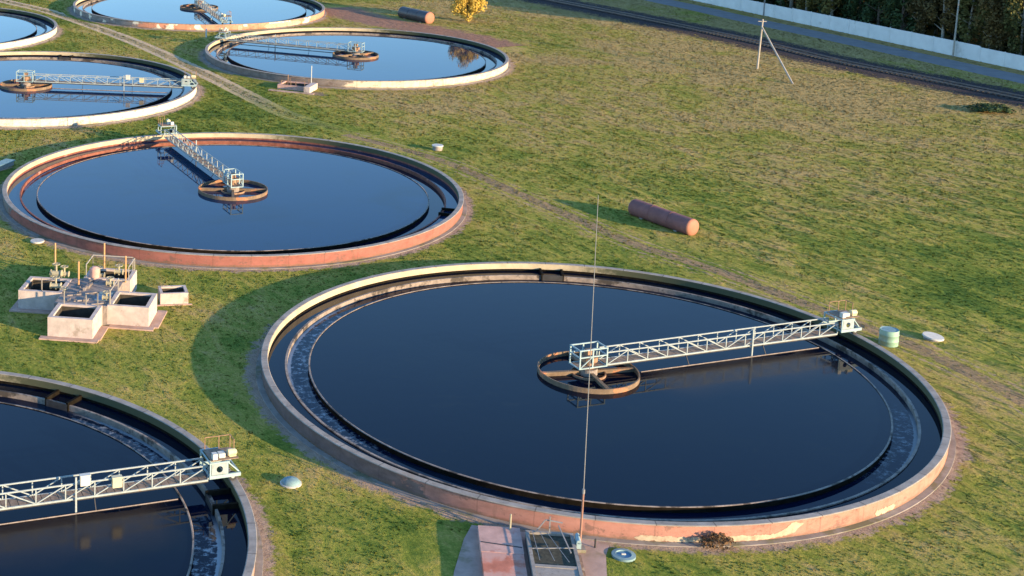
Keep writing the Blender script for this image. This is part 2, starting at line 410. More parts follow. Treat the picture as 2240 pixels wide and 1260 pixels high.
def strip(name, pts, w, mat, z=.004, uvlen=True, kind='structure', ends=None):
    P = []
    # Catmull-Rom resample
    pp = [pts[0]] + list(pts) + [pts[-1]]
    for i in range(1, len(pp) - 2):
        a, b, c, d = [Vector((*q[:2], 0)) for q in pp[i - 1:i + 3]]
        k = max(2, int((c - b).length / 2.5))
        for j in range(k):
            t_ = j / k
            P.append(.5 * ((2 * b) + (c - a) * t_ + (2 * a - 5 * b + 4 * c - d) * t_ ** 2 + (-a + 3 * b - 3 * c + d) * t_ ** 3))
    P.append(Vector((*pts[-1][:2], 0)))
    vs, fs, uvs = [], [], []; L = 0
    for i, q in enumerate(P):
        d = (P[min(i + 1, len(P) - 1)] - P[max(i - 1, 0)]).normalized(); nrm = Vector((-d.y, d.x, 0))
        if i: L += (q - P[i - 1]).length
        ww = w if not callable(w) else w(L)
        for s_ in (-.5, .5): vs.append((q.x + nrm.x * ww * s_, q.y + nrm.y * ww * s_, z)); uvs.append((s_ + .5, L))
    fs = [(2 * i, 2 * i + 2, 2 * i + 3, 2 * i + 1) for i in range(len(P) - 1)]
    me = bpy.data.meshes.new(name); me.from_pydata(vs, [], fs)
    lay = me.uv_layers.new(name='UVMap')
    for lp in me.loops: lay.data[lp.index].uv = uvs[lp.vertex_index]
    me.materials.append(mat)
    if me.polygons[0].normal.z < 0: me.flip_normals()
    o = bpy.data.objects.new(name, me); COL.objects.link(o); tag(o, kind=kind); return o, P

# dirt path with two wheel ruts crossing between the tank rows
path_pts = [(-52, 272), (-44, 254), (-38.1, 242.4), (-32.7, 235.9), (-26.66, 227.9), (-13.76, 205.0), (-3.67, 183.1), (4.5, 163.6), (7.2, 158), (14, 149.6), (20.4, 140.5)]
E_path = earth_mat('path_edge', (.36, .27, .15), .50, fade=(150, ((0, 1), (.76, 1), (.86, .25), (1, 0))))
strip('dirt_path', path_pts, 3.9, E_path, .004)
def offset(pts, d):
    out = []
    for i, q in enumerate(pts):
        a = Vector(pts[max(i - 1, 0)]); b = Vector(pts[min(i + 1, len(pts) - 1)]); t_ = (b - a).normalized()
        out.append((q[0] - t_.y * d, q[1] + t_.x * d))
    return out
E_rut = earth_mat('rut_earth', (.50, .37, .23), .95, fade=(150, ((0, 1), (.72, 1), (.82, .3), (.90, 0))))
for d in (-.95, .95): strip('wheel_rut', offset(path_pts, d), .85, E_rut, .008)
# worn band round the big tank, running on to the lower right
p2 = [(12, 150.5), (20.4, 140.5), (24.9, 130.8), (29.05, 121.7), (32.7, 113.7), (36.8, 108.3), (40.9, 100.9), (45.1, 92.9), (47.7, 84.2), (48.5, 74), (47, 62)]
strip('worn_track', p2, 8.5, earth_mat('worn_earth', (.27, .19, .105), .30), .012)
for d in (-1.2, 1.3): strip('wheel_rut', offset(p2, d), 1.1, earth_mat('worn_rut', (.34, .25, .14), .16), .016)
# bare brown earth round the far red tank cylinder, and at the left edge
strip('bare_earth', [(16, 240), (22, 228), (28.5, 220.5), (34.5, 212), (38, 205.5)], 10.5, earth_mat('bare_earth_brown', (.27, .15, .10), .80), .024)
strip('bare_earth', [(-29, 137), (-24.5, 134.5), (-21.6, 132.5)], 5.5, earth_mat('bare_earth_left', (.45, .29, .20), .85), .024)
strip('bare_earth', [(1.5, 183), (5.5, 178.5), (8, 174.0), (11, 170)], 4.5, earth_mat('bare_earth_box', (.22, .17, .11), .35), .028)

# ---- far road, railway, ballast
wd = Vector((.371, -.929, 0)).normalized(); wnrm = Vector((.929, .371, 0))
road = [(70.0, 267), (75.5, 253.5), (78.3, 247.3), (82.8, 235.2), (90.3, 217.5), (102.1, 188.2), (117, 151), (133, 111), (150, 70)]
strip('road', road, 5.0, M['asphalt'], .006)
bal = [(40, 281), (51.5, 259), (62.4, 239.6), (75.7, 214.3), (82.55, 198.1), (89.4, 186.1), (95.3, 175.1), (111, 146), (132, 107), (152, 70)]
balo, balP = strip('railway_ballast', bal, 10.5, earth_mat('ballast_edge', (.060, .048, .046), .98), .03)
# railway: rails and sleepers
rw = empty('railway_track', (0, 0, 0)); tag(rw, 'straight dark railway track with steel rails crossing the far field', 'railway')
sb = MB(); nsl = 0; acc = 0; first = None; sl_objs = []
for i in range(len(balP) - 1):
    a, b = balP[i], balP[i + 1]; d = (b - a); L = d.length; d.normalize(); nr = Vector((-d.y, d.x, 0))
    while acc < L:
        q = a + d * acc; acc += .72
        one = MB() if (56 < q.x < 100 and 165 < q.y < 238 and nsl < 100) else sb
        nsl += one is not sb
        one.add([q + nr * s1 * 1.35 + d * s2 * .13 + Vector((0, 0, z)) for z in (.035, .17) for s1, s2 in ((-1, -1), (1, -1), (1, 1), (-1, 1))],
               [(0, 3, 2, 1), (4, 5, 6, 7), (0, 1, 5, 4), (1, 2, 6, 5), (2, 3, 7, 6), (3, 0, 4, 7)])
        if one is not sb: one.build('sleeper', M['sleeper'], rw)
    acc -= L
tag(sb.build('sleeper_row', M['sleeper'], rw), kind='stuff')
for s_ in (-.76, .76):
    rb = MB(); off = []
    for i, q in enumerate(balP):
        d = (balP[min(i + 1, len(balP) - 1)] - balP[max(i - 1, 0)]).normalized(); off.append(q + Vector((-d.y, d.x, 0)) * s_)
    for a, b in zip(off[:-1], off[1:]): rb.bar(a + Vector((0, 0, .26)), b + Vector((0, 0, .26)), .09, .16)
    rb.build('rail', M['rail'], rw)

# ------------------------------------------------------------------ tanks
E_ring = earth_mat('worn_ring', (.33, .245, .18), .42)
def ring_water(name, c, r0, r1, z, mat, n=180):
    b = MB()
    if r0 == 0:
        b.v = [(0, 0, 0)] + [(r1 * cos(2 * pi * i / n), r1 * sin(2 * pi * i / n), 0) for i in range(n)]
        b.f = [(0, 1 + i, 1 + (i + 1) % n) for i in range(n)]
    else: b.lathe([(r1, 0), (r0, 0)], n)
    o = b.build(name, mat, loc=(c[0], c[1], z), fix=False)
    if o.data.polygons[0].normal.z < 0: o.data.flip_normals()
    return tag(o, kind='structure')

TL = {
 'T1': 'large round settling tank nearest the camera, red outer wall with white patches',
 'T2': 'round settling tank with red brick wall, just behind the white concrete boxes',
 'T3': 'round settling tank cut off by the bottom left corner of the photo',
 'T4': 'round cream walled tank beside the end of the dirt path, yellow tree mirrored in it',
 'T5': 'round white walled tank at the left edge, its bridge pointing at the dirt path',
 'T6': 'round pale blue watered tank at the top with orange and white wall',
 'T7': 'round white walled tank in the top left corner, only its right end showing'}
walls = {
 'T1': wall_mat('wall_near_tank', (.155, .115, .105), (.38, .185, .140), -128, 25, patch_t=.80),
 'T2': wall_mat('wall_red_tank', (.20, .175, .16), (.28, .11, .085), -160, 30, patch_t=.78, patch=(.10, .07, .07)),
 'T3': wall_mat('wall_corner_tank', (.24, .19, .17), (.36, .23, .18), -60, 60, patch_t=.8),
 'T4': wall_mat('wall_cream_tank', (.20, .17, .15), (.58, .48, .35), -100, 60, patch_t=.80),
 'T5': wall_mat('wall_white_tank', (.58, .52, .42), (.60, .54, .43), -170, 80, patch_t=.9),
 'T6': wall_mat('wall_orange_tank', (.24, .22, .20), (.52, .24, .15), -115, 40, patch=(.75, .68, .52), patch_t=.56),
 'T7': wall_mat('wall_far_left_tank', (.58, .52, .42), (.60, .54, .43), -170, 80, patch_t=.9)}
foams = {
 'T1': dict(seed=1.0, arcs=[(168, 34, 1.0), (-165, 28, .6), (-30, 22, .45)]),
 'T2': dict(seed=9.0, arcs=[(165, 25, .55)]),
 'T3': dict(seed=3.0, arcs=[(-12, 26, 1.0), (40, 20, .5)]),
 'T4': dict(seed=4.0, arcs=[(175, 25, .35)]), 'T5': dict(seed=5.0, arcs=[(10, 22, .45)]),
 'T6': dict(seed=6.0, arcs=[(180, 22, .3)]), 'T7': dict(seed=7.0, arcs=[(5, 22, .45)])}
for k, (cx, cy) in C.items():
    t_ = empty('settling_tank', (cx, cy, 0)); tag(t_, TL[k], 'tank', 'round settling tanks')
    red = k in ('T2',)
    MB().lathe([(19.96, -.3), (19.96, ZR - .05)], 200).build('outer_wall', walls[k], t_, smooth=True)
    MB().lathe([(20.03, ZR - .05), (20.03, ZR - .02), (20.0, ZR), (19.64, ZR), (19.60, ZR - .03)], 200).add([], []).build('rim_cap', M['cap'], t_, smooth=False)
    MB().lathe([(20.03, ZR - .05), (19.96, ZR - .05)], 200).build('rim_underside', M['cap'], t_)
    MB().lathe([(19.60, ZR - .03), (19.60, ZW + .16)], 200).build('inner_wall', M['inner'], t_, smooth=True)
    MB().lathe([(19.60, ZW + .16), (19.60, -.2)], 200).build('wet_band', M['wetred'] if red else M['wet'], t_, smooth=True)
    MB().lathe([(19.97, .06), (20.32, .05), (20.34, -.05)], 160).build('apron', M['apron'], t_)
    ring_pts = [(cx + 20.35 * cos(2 * pi * i / 60), cy + 20.35 * sin(2 * pi * i / 60)) for i in range(61)]
    strip('worn_ground', ring_pts, 2.7, E_ring, .012 + .0005 * int(k[1]))
    lw = MB().lathe([(18.40, 0), (18.40, ZW + .07), (18.54, ZW + .07), (18.54, 0)], 200).build('trough_wall', M['lip'] if not red else M['wetred'], t_)
    iw = MB().lathe([(17.00, 0), (17.00, ZW + .02), (17.10, ZW + .02), (17.10, 0)], 200).build('trough_wall', M['wet'], t_)
    MB().lathe([(17.00, ZW + .022), (17.01, ZW + .05), (17.07, ZW + .05), (17.11, ZW + .022)], 200).build('weir_edge', M['lip'], t_)
    ring_water('water', (cx, cy), 0, 17.0, ZW, {'T1': water_mat('near_tank_water', sludge=20.0, base=(.0010, .004, .013)), 'T3': water_mat('corner_tank_water', sludge=19.0, base=(.0010, .004, .013))}.get(k, M['water']))
    ring_water('trough_water', (cx, cy), 17.1, 18.4, .10, water_mat('trough_water_' + k, foams[k]))
    ring_water('outer_water', (cx, cy), 18.54, 19.60, ZW, M['dark_water' if k in ('T1', 'T3') else 'water'])
    C[k] = (cx, cy, t_)

def arc_patch(par, name, r, a0, a1, zlo, zhi, mat, seed, rise=0.0):
    """ragged strip of bare plaster; with rise it climbs up the wall towards its right end"""
    rn = random.Random(seed); b = MB(); n_ = 60; vs = []; w1 = w2 = 0
    for i in range(n_ + 1):
        t = i / n_; a = R(a0 + (a1 - a0) * t)
        w1 = w1 * .6 + rn.uniform(-.04, .04); w2 = w2 * .6 + rn.uniform(-.03, .03)
        k = max(0, (t - .68) / .32) ** 1.3 * rise
        lo, hi = zlo + k * .75, zhi + min(k * 1.9, rise)
        mid = (lo + hi) / 2; e = min(1, 14 * t, 10 * (1 - t)) ; half = (hi - lo) / 2 * e
        vs += [(r * cos(a), r * sin(a), max(.06, mid - half + w2 * e)), (r * cos(a), r * sin(a), min(ZR - .07, mid + half + w1 * e))]
    b.add(vs, [(2 * i, 2 * i + 2, 2 * i + 3, 2 * i + 1) for i in range(n_)])
    return b.build(name, mat, par)
M['plaster'] = simple('bare_plaster', (.42, .34, .24), .95, var=.25, scale=3, stain=((.30, .22, .15), .58), bump=.5, spec=.1)
arc_patch(C['T1'][2], 'plaster_patch', 19.975, -97, -87.2, .08, .32, M['plaster'], 3)
arc_patch(C['T1'][2], 'plaster_patch', 19.975, -86.4, -72.5, .10, .34, M['plaster'], 4, .52)
arc_patch(C['T1'][2], 'plaster_patch', 19.975, -59, -54, .10, .40, M['plaster'], 5)
arc_patch(C['T6'][2], 'plaster_patch', 19.975, -72, -70, .07, .8, M['plaster'], 6)
arc_patch(C['T6'][2], 'plaster_patch', 19.975, -60, -38, .07, .75, M['plaster'], 7)

def wbox(par, ang, r0, r1, w, z0, z1, mat, name):
    b = MB(); a = R(ang); u = Vector((cos(a), sin(a), 0)); v = Vector((-sin(a), cos(a), 0))
    pts = [u * r + v * s_ + Vector((0, 0, z)) for z in (z0, z1) for r, s_ in ((r0, -w / 2), (r1, -w / 2), (r1, w / 2), (r0, w / 2))]
    b.add(pts, [(0, 3, 2, 1), (4, 5, 6, 7), (0, 1, 5, 4), (1, 2, 6, 5), (2, 3, 7, 6), (3, 0, 4, 7)])
    return b.build(name, mat, par)
# outlet boxes bridging the outer channel
for k, a in (('T1', 82.5), ('T3', 59), ('T3', 12), ('T2', -20), ('T5', 80)):
    tp = C[k][2]
    wbox(tp, a, 18.3, 19.59, .16, .05, .62, M['wet'], 'outlet_partition')
    wbox(tp, a + 4.6, 18.3, 19.59, .16, .05, .62, M['wet'], 'outlet_partition')
    wbox(tp, a + 2.3, 18.28, 18.36, 1.45, .05, .50, M['dark'], 'outlet_grille')

# ------------------------------------------------------------------ scraper bridges
def make_bridge():
    r = empty('scraper_bridge')
    N = 12; x0, x1 = 1.0, 18.5; zb, zt = 1.02, 1.80; dx = (x1 - x0) / N
    for s_ in (-1, 1):
        y = s_ * .44; b = MB()
        b.bar((x0, y, zb), (x1, y, zb), .07, .09); b.bar((x0, y, zt), (x1, y, zt), .06, .07)
        for i in range(N + 1):
            x = x0 + dx * i
            b.bar((x, y, zb + .05), (x, y, zt - .05), .055)
            if i < N:
                xa, xb = (x + .06, x + dx - .06)
                if i < N // 2 and i > 0: b.bar((xa, y, zt - .04), (xb, y, zb + .05), .05)
                else: b.bar((xa, y, zb + .05), (xb, y, zt - .04), .05)
        b.build('truss_side', M['truss'], r)
    b = MB(); nx = 44
    for i in range(nx):
        xa = x0 + (x1 - x0) * i / nx; b.box(xa, xa + (x1 - x0) / nx - .03, -.38, .38, zb - .02 + .008 * (i % 3), zb + .03 + .008 * (i % 3))
    b.build('walkway', M['deck'], r)
    b = MB()
    for i in range(0, N + 1, 2):
        x = x0 + dx * i; b.bar((x, -.4, zb - .07), (x, .4, zb - .07), .07, .09)
    for s_ in (-.34, .34): b.bar((x0, s_, zb - .12), (x1, s_, zb - .12), .05, .08)
    b.build('cross_beams', M['dark'], r)
    # centre cage over the pivot
    b = MB(); zc = 2.15
    for x in (-1.0, -.1, .9):
        for y in (-.54, .54): b.bar((x, y, .98), (x, y, zc), .08)
    for z in (1.0, 1.7, zc):
        for y in (-.54, .54): b.bar((-1.05, y, z), (.95, y, z), .07)
        for x in (-1.0, .9): b.bar((x, -.54, z), (x, .54, z), .07)
    b.bar((-1.0, -.54, 1.0), (-.1, -.54, 1.7), .05); b.bar((-.1, .54, 1.0), (.9, .54, 1.7), .05)
    cg = b.build('pivot_cage', M['truss_blue'], r)
    b = MB(); b.tube((0, 0, .30), (0, 0, 1.25), .36, .30, 20); b.tube((0, 0, 1.25), (0, 0, 1.55), .52, .52, 20); b.box(-.22, .22, -.18, .18, 1.55, 1.98); b.build('pivot_gear', M['rust'], cg)
    b = MB(); b.box(-.98, .88, -.50, .50, .98, 1.02); b.build('cage_floor', M['deck'], cg)
    # end carriage running on the rim
    b = MB()
    for y in (-.8, .8):
        b.box(18.45, 20.1, y - .05, y + .05, 1.24, 1.42)
        b.bar((18.5, y, 1.40), (18.5, y, 2.06), .07); b.bar((20.05, y * .8, 1.40), (19.4, y, 2.06), .06)
        b.bar((19.4, y, 1.40), (19.4, y, 2.06), .07)
        b.bar((18.45, y, 2.06), (19.5, y, 2.06), .07)
    for x in (18.5, 19.4): b.bar((x, -.8, 2.06), (x, .8, 2.06), .06)
    for x in (18.52, 20.08): b.bar((x, -.8, 1.33), (x, .8, 1.33), .08)
    cr = b.build('end_carriage', M['truss_blue'], r)
    b = MB(); b.add(*plate_with_hole(18.56, 19.36, 1.44, 2.02, 18.98, 1.72, .17, -.82, .04)); b.build('side_plate', M['truss'], cr)
    b = MB(); b.box(18.6, 20.05, -.66, .66, 2.085, 2.12); b.build('drive_platform', M['deck'], cr)
    for y in (-.6, .6):
        b = MB(); b.tube((19.74, y - .09, ZR + .225), (19.74, y + .09, ZR + .225), .22, .22, 22); w = b.build('wheel', M['rubber'], cr)
        b = MB(); b.tube((19.74, y - .10, ZR + .225), (19.74, y + .10, ZR + .225), .10, .10, 14); b.build('hub', M['truss'], w)
    b = MB(); b.tube((19.55, -.35, 2.32), (19.95, -.35, 2.32), .18, .18, 20); b.tube((19.95, -.35, 2.32), (20.02, -.35, 2.32), .15, .10, 20); b.box(19.62, 19.98, -.45, -.25, 2.12, 2.2); b.build('drive_motor', M['cream'], r)
    b = MB(); b.box(18.7, 18.95, -.6, -.3, 2.12, 2.42); b.box(19.08, 19.4, -.45, -.1, 2.12, 2.34); b.build('gearbox', M['whitebox'], r)
    b = MB()
    for (x, y) in ((18.65, .62), (19.4, .62), (20.0, .62), (20.0, 0)): b.bar((x, y, 2.12), (x, y, 2.8), .035)
    b.bar((18.65, .62, 2.8), (20.0, .62, 2.8), .035); b.bar((20.0, .62, 2.8), (20.0, 0, 2.8), .035)
    b.build('guard_rail', M['rust'], r)
    # scum board skimming the surface, with hangers
    b = MB()
    b.box(3.3, 16.85, -.74, -.71, ZW - .10, ZW + .05)
    b.build('scum_board', M['slabgrey'], r)
    b = MB()
    for i in (4, 8):
        x = x0 + dx * i
        b.bar((x, -.72, ZW + .05), (x, -.38, zb - .12), .045)
    b.build('board_hangers', M['dark'], r)
    b = MB(); b.bar((11.7, -.56, ZW - .1), (11.7, -.56, 2.2), .085); b.build('lifting_post', M['truss'], r)
    return r
def plate_with_hole(x0, x1, z0, z1, cx, cz, rad, y, th):
    n = 24; V = []; F = []
    for yy in (y - th / 2, y + th / 2):
        for i in range(n):
            a = 2 * pi * i / n + pi / 4; V.append((cx + rad * cos(a), yy, cz + rad * sin(a)))
        for i in range(n):
            a = 2 * pi * i / n + pi / 4; c_, s_ = cos(a), sin(a); k = 1 / max(abs(c_), abs(s_))
            V.append((cx + (x1 - cx if c_ > 0 else cx - x0) * c_ * k, yy, cz + (z1 - cz if s_ > 0 else cz - z0) * s_ * k))
    for i in range(n):
        j = (i + 1) % n
        F.append((i, j, n + j, n + i)); F.append((2 * n + i, 3 * n + i, 3 * n + j, 2 * n + j))
        F.append((i, 2 * n + i, 2 * n + j, j)); F.append((n + i, n + j, 3 * n + j, 3 * n + i))
    return V, F
BL = {
 'T1': ('pale truss bridge over the nearest tank, ending beside the mint green barrel', 20.0),
 'T2': ('grey truss bridge reaching from far rim to centre of the red walled tank', 110.3),
 'T3': ('truss bridge with two boxes on it in the bottom left tank', 19.0),
 'T4': ('small truss bridge low over the tank that mirrors the yellow tree', 157.0),
 'T5': ('long thin bridge over the left edge tank, pointing right at the dirt path', -5.6),
 'T6': ('bridge over the top tank, coming towards its near orange rim', -76.9)}
proto = make_bridge()
for k, (lab, a) in BL.items():
    o = proto if k == 'T1' else copy_tree(proto)
    o.location = (C[k][0], C[k][1], 0); o.rotation_euler = (0, 0, R(a))
    tag(o, lab, 'bridge', 'rotating scraper bridges')
    if k in ('T3', 'T5'):
        for bx, by, bz, mm in ((12.15, -.60, 1.72, 'whitebox'), (13.75, -.64, 1.42, 'cream')):
            b = MB(); b.box(bx - .24, bx + .24, by - .06, by + .20, bz, bz + .5); b.box(bx - .26, bx + .26, by - .08, by + .22, bz + .5, bz + .54)
            b.build('control_box', M[mm], o)

# ------------------------------------------------------------------ feed wells
def make_well():
    r = empty('feed_well')
    MB().lathe([(2.98, -.1), (2.98, .66), (3.06, .66), (3.06, -.1)], 72).build('ring_wall', M['rustrim'], r)
    for a in (0, 90, 180, 270):
        b = MB(); q = R(a); u = Vector((cos(q), sin(q), 0))
        b.bar(u * .35 + Vector((0, 0, .60)), u * 2.97 + Vector((0, 0, .60)), .22, .08); b.bar(u * .35 + Vector((0, 0, .46)), u * 2.95 + Vector((0, 0, .46)), .06, .22)
        b.build('spoke_beam', M['rustrim'], r)
    b = MB(); b.tube((0, 0, -.1), (0, 0, .80), .55, .55, 24); b.build('centre_column', M['slabgrey'], r)
    b = MB(); b.lathe([(1.0, .28), (1.0, .50), (1.07, .50), (1.07, .28)], 40); b.build('inner_ring', M['rust'], r)
    return r
WL = {'T1': 'orange rimmed ring at the centre of the nearest tank', 'T2': 'tan ring with cross beams at the centre of the red walled tank',
      'T4': 'dark ring at the centre of the tank that mirrors the yellow tree', 'T5': 'tan ring at the centre of the left edge tank', 'T6': 'dark ring at the centre of the top tank'}
proto = make_well()
for k, lab in WL.items():
    o = proto if k == 'T1' else copy_tree(proto)
    o.location = (C[k][0], C[k][1], 0); o.rotation_euler = (0, 0, R({'T1': 10, 'T2': 0, 'T4': 30, 'T5': 5, 'T6': 20}[k]))
    tag(o, lab, 'feed well', 'centre feed wells')

# ------------------------------------------------------------------ white valve chamber, left
VA = R(-8)
vc = empty('valve_chamber', (-11.55, 91.79, 0), VA); tag(vc, 'cross shaped whitewashed concrete chamber with open pits and valve posts', 'valve chamber')
H = 1.38
def hollow(b, x0, x1, y0, y1, z0, z1, t=.28, floor=.35):
    b.box(x0, x1, y0, y0 + t, z0, z1); b.box(x0, x1, y1 - t, y1, z0, z1)
    b.box(x0, x0 + t, y0 + t, y1 - t, z0, z1); b.box(x1 - t, x1, y0 + t, y1 - t, z0, z1)
    return (x0 + t, x1 - t, y0 + t, y1 - t)
def chamber(par, x0, x1, y0, y1, h, t=.28, name='open_pit', mat='whitewash', footing=True, pitz=.3):
    b = MB(); q = hollow(b, x0, x1, y0, y1, 0, h, t); o = b.build(name, M[mat], par)
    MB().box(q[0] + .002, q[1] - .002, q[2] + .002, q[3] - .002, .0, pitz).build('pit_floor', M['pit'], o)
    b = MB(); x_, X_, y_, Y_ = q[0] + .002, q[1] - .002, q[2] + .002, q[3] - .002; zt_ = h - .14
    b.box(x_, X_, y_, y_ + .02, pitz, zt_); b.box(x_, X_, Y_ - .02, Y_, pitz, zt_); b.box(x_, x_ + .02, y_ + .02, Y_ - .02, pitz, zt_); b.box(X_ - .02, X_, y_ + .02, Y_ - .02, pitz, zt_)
    b.build('pit_shade', M['pit'], o)  # dark sheets added inside the walls so the pits look deeply shaded
    return o
chamber(vc, 0, 2.98, .1, 2.9, H)
chamber(vc, 3.30, 6.1, 2.95, 5.85, H + .02)
chamber(vc, -3.3, -.30, 4.75, 7.75, H - .01)
chamber(vc, .45, 3.75, 8.05, 10.4, H + .03)
MB().box(-.30, 3.296, 2.904, 8.046, 0, H - .06).build('middle_slab', M['slabgrey'], vc)
for q in ((-.45, 3.4, -.4, .1, 0, .09), (2.98, 3.5, .1, 2.6, 0, .088), (3.5, 6.5, 2.4, 2.95, 0, .092), (6.1, 6.75, 2.95, 6.2, 0, .086), (-3.8, -.3, 4.2, 4.75, 0, .09), (-3.8, -3.3, 4.75, 8.1, 0, .087)):
    MB().box(*q).build('footing', M['apron_pink'], vc)
# valve spindles, wheels, posts, rails
for (x, y, h_) in ((-2.0, 9.6, 2.0), (.44, 6.62, 1.75), (1.4, 10.3, 2.0), (3.44, 8.0, 1.9)):
    MB().tube((x, y, 0 if (x, y) == (-2.0, 9.6) else H - .1), (x, y, H + h_ * .95), .065, .06, 10).build('tall_post', M['orangepost'], vc)
def valve(x, y, z, s=1.0, rz=0):
    b = MB(); b.tube((x, y, z), (x, y, z + .75 * s), .07, .07, 10); b.tube((x - .3 * s, y, z + .22), (x + .3 * s, y, z + .22), .16 * s, .16 * s, 14)
    b.tube((x - .34 * s, y, z + .22), (x - .30 * s, y, z + .22), .23 * s, .23 * s, 14); b.tube((x + .30 * s, y, z + .22), (x + .34 * s, y, z + .22), .23 * s, .23 * s, 14)
    o = b.build('valve_body', M['yellowpipe'], vc)
    b = MB()
    for i in range(14):
        a0, a1 = 2 * pi * i / 14, 2 * pi * (i + 1) / 14
        b.bar((x + .26 * cos(a0), y + .26 * sin(a0), z + .75 * s), (x + .26 * cos(a1), y + .26 * sin(a1), z + .75 * s), .045)
    b.bar((x - .26, y, z + .75 * s), (x + .26, y, z + .75 * s), .035); b.bar((x, y - .26, z + .75 * s), (x, y + .26, z + .75 * s), .035)
    b.build('hand_wheel', M['yellowpipe'], o)
for v in ((-.9, 5.6, H - .05, 1.1), (-.15, 5.0, .75, 1.2), (-1.5, 8.0, H, 1.2), (-1.0, 8.3, H - .1, 1.0), (1.35, 9.0, H - .3, 1.1), (2.7, 9.2, H, .9), (2.6, 6.9, H - .06, .8), (3.0, 4.0, H - .06, .8)):
    valve(*v)
b = MB()
def gate(b, x, y, w, h_, z, ax=0, t=.055):
    d = (w, 0) if ax == 0 else (0, w)
    b.bar((x, y, z), (x, y, z + h_), t); b.bar((x + d[0], y + d[1], z), (x + d[0], y + d[1], z + h_), t); b.bar((x, y, z + h_), (x + d[0], y + d[1], z + h_), t)
gate(b, .42, 2.72, 0.01, .85, H); gate(b, 2.72, 2.6, .01, .95, H); gate(b, -1.7, 4.9, .01, .9, H - .02); gate(b, 3.42, 3.1, .01, 1.05, H)
gate(b, 3.42, 5.7, .8, .85, H); gate(b, 3.45, 3.2, 2.5, .95, H, 1); 
gate(b, .6, 10.2, 2.9, 1.0, H); gate(b, .6, 8.2, 2.0, .95, H, 1); gate(b, 3.62, 8.2, 2.0, .95, H, 1); gate(b, 1.9, 2.75, .01, .7, H)
b.build('hand_rail', M['pole'], vc)
b = MB(); b.box(2.2, 3.2, 3.9, 5.2, H - .056, H - .01); b.bar((2.25, 5.2, H + .02), (3.15, 5.2, H + .02), .12); b.build('blue_cover', M['tarp'], vc)
rn = random.Random(4)
for i in range(16):
    x = rn.uniform(.2, 3.0); y = rn.uniform(3.1, 7.8); s_ = rn.uniform(.08, .3)
    MB().box(x, x + s_, y, y + rn.uniform(.1, .5), H - .058 + i * .0007, H + rn.uniform(.0, .14)).build('rubble', M['slabgrey'], vc)
for (x, y) in ((.9, 3.4), (2.2, 3.0), (1.3, 5.0), (.2, 4.4)): MB().bar((x, y, H - .03), (x + .9, y + .35, H + .02), .08).build('loose_bar', M['slabgrey'], vc)
b = MB(); b.tube((1.15, 8.35, H - .3), (1.15, 8.35, H + .65), .35, .35, 22); b.tube((1.15, 8.35, H + .65), (1.15, 8.35, H + .78), .35, .15, 22); b.build('pressure_vessel', M['pink_slab'], vc)
# small open box beside it
sbx = empty('inspection_box', (-4.55, 98.3, 0), R(9)); tag(sbx, 'small white concrete box with open top, right of the valve chamber', 'concrete box')
chamber(sbx, 0, 1.95, 0, 1.65, .82, .2, 'box_wall', pitz=.2)
MB().box(-.25, 2.2, -.2, -.002, 0, .05).build('footing', M['apron_pink'], sbx)

# ------------------------------------------------------------------ foreground chamber at the near tank
fa = R(-6)
fc = empty('sampling_chamber', (14.2, 63.4, 0), fa); tag(fc, 'grey chamber with dark grating top and blue panel, at the bottom edge by the mast', 'chamber')
b = MB(); q = hollow(b, 0, 2.25, -3.2, 3.15, 0, .54, .16); b.box(q[0], q[1], -.2, 0.02, .3, .53); b.build('chamber_wall', M['cap'], fc)
MB().box(q[0] + .002, q[1] - .002, .025, 2.985, .0, .42).build('grating', M['glass'], fc)
MB().box(q[0] + .002, q[1] - .002, -3.03, -.205, .0, .50).build('lid_slab', M['cap'], fc)
b = MB()
for i in range(3): b.bar((.4 + .66 * i, .15, .66 + .02 * (i % 2)), (.3 + .33 * i, 2.9, .66 + .02 * (i % 2)), .022)
b.bar((.15, 1.2, .65), (2.1, 1.5, .65), .04); b.bar((.5, 2.9, .66), (.9, 2.9, 1.25), .05); b.bar((.9, 2.9, 1.25), (1.7, 2.9, 1.15), .05); b.bar((1.9, 1.0, .66), (1.5, 2.8, 1.05), .05); b.bar((1.1, 2.85, .66), (1.1, 2.85, 1.45), .06)
b.build('frame_bars', M['mastgrey'], fc)
b = MB(); b.box(2.28, 2.5, 2.0, 2.75, .35, .66); b.tube((2.39, 2.0, .68), (2.39, 2.75, .68), .10, .10, 16); b.build('blue_panel', M['truss_blue'], fc)
b = MB(); b.bar((2.33, -2.9, .3), (2.33, 1.2, .45), .12); b.build('rusty_pipe', M['rust'], fc)
ps = empty('concrete_platform', (11.95, 63.2, 0), fa); tag(ps, 'low pink and red painted slab left of the grating chamber', 'platform')
b = MB(); b.box(0, 2.0, 1.5, 4.0, 0, .40); b.build('slab_top', M['pink_slab'], ps)
b = MB(); b.box(.02, 1.98, -3.4, 1.498, 0, .385); b.build('red_slab', M['red_slab'], ps)
b = MB(); b.bar((.05, 2.4, .402), (1.95, 2.1, .402), .09, .02); b.build('seam', M['dark'], ps)
b = MB(); b.v = [(10.2, 61.2, .032), (17.4, 60.9, .032), (17.7, 63.4, .032), (18.1, 65.2, .032), (18.6, 66.4, .032), (14.5, 67.3, .032), (12.2, 67.9, .032), (11.6, 66.5, .032), (10.7, 63.5, .032)]; b.f = [tuple(range(9))]
tag(b.build('paved_patch', M['apron_pink'], fix=False), kind='structure')
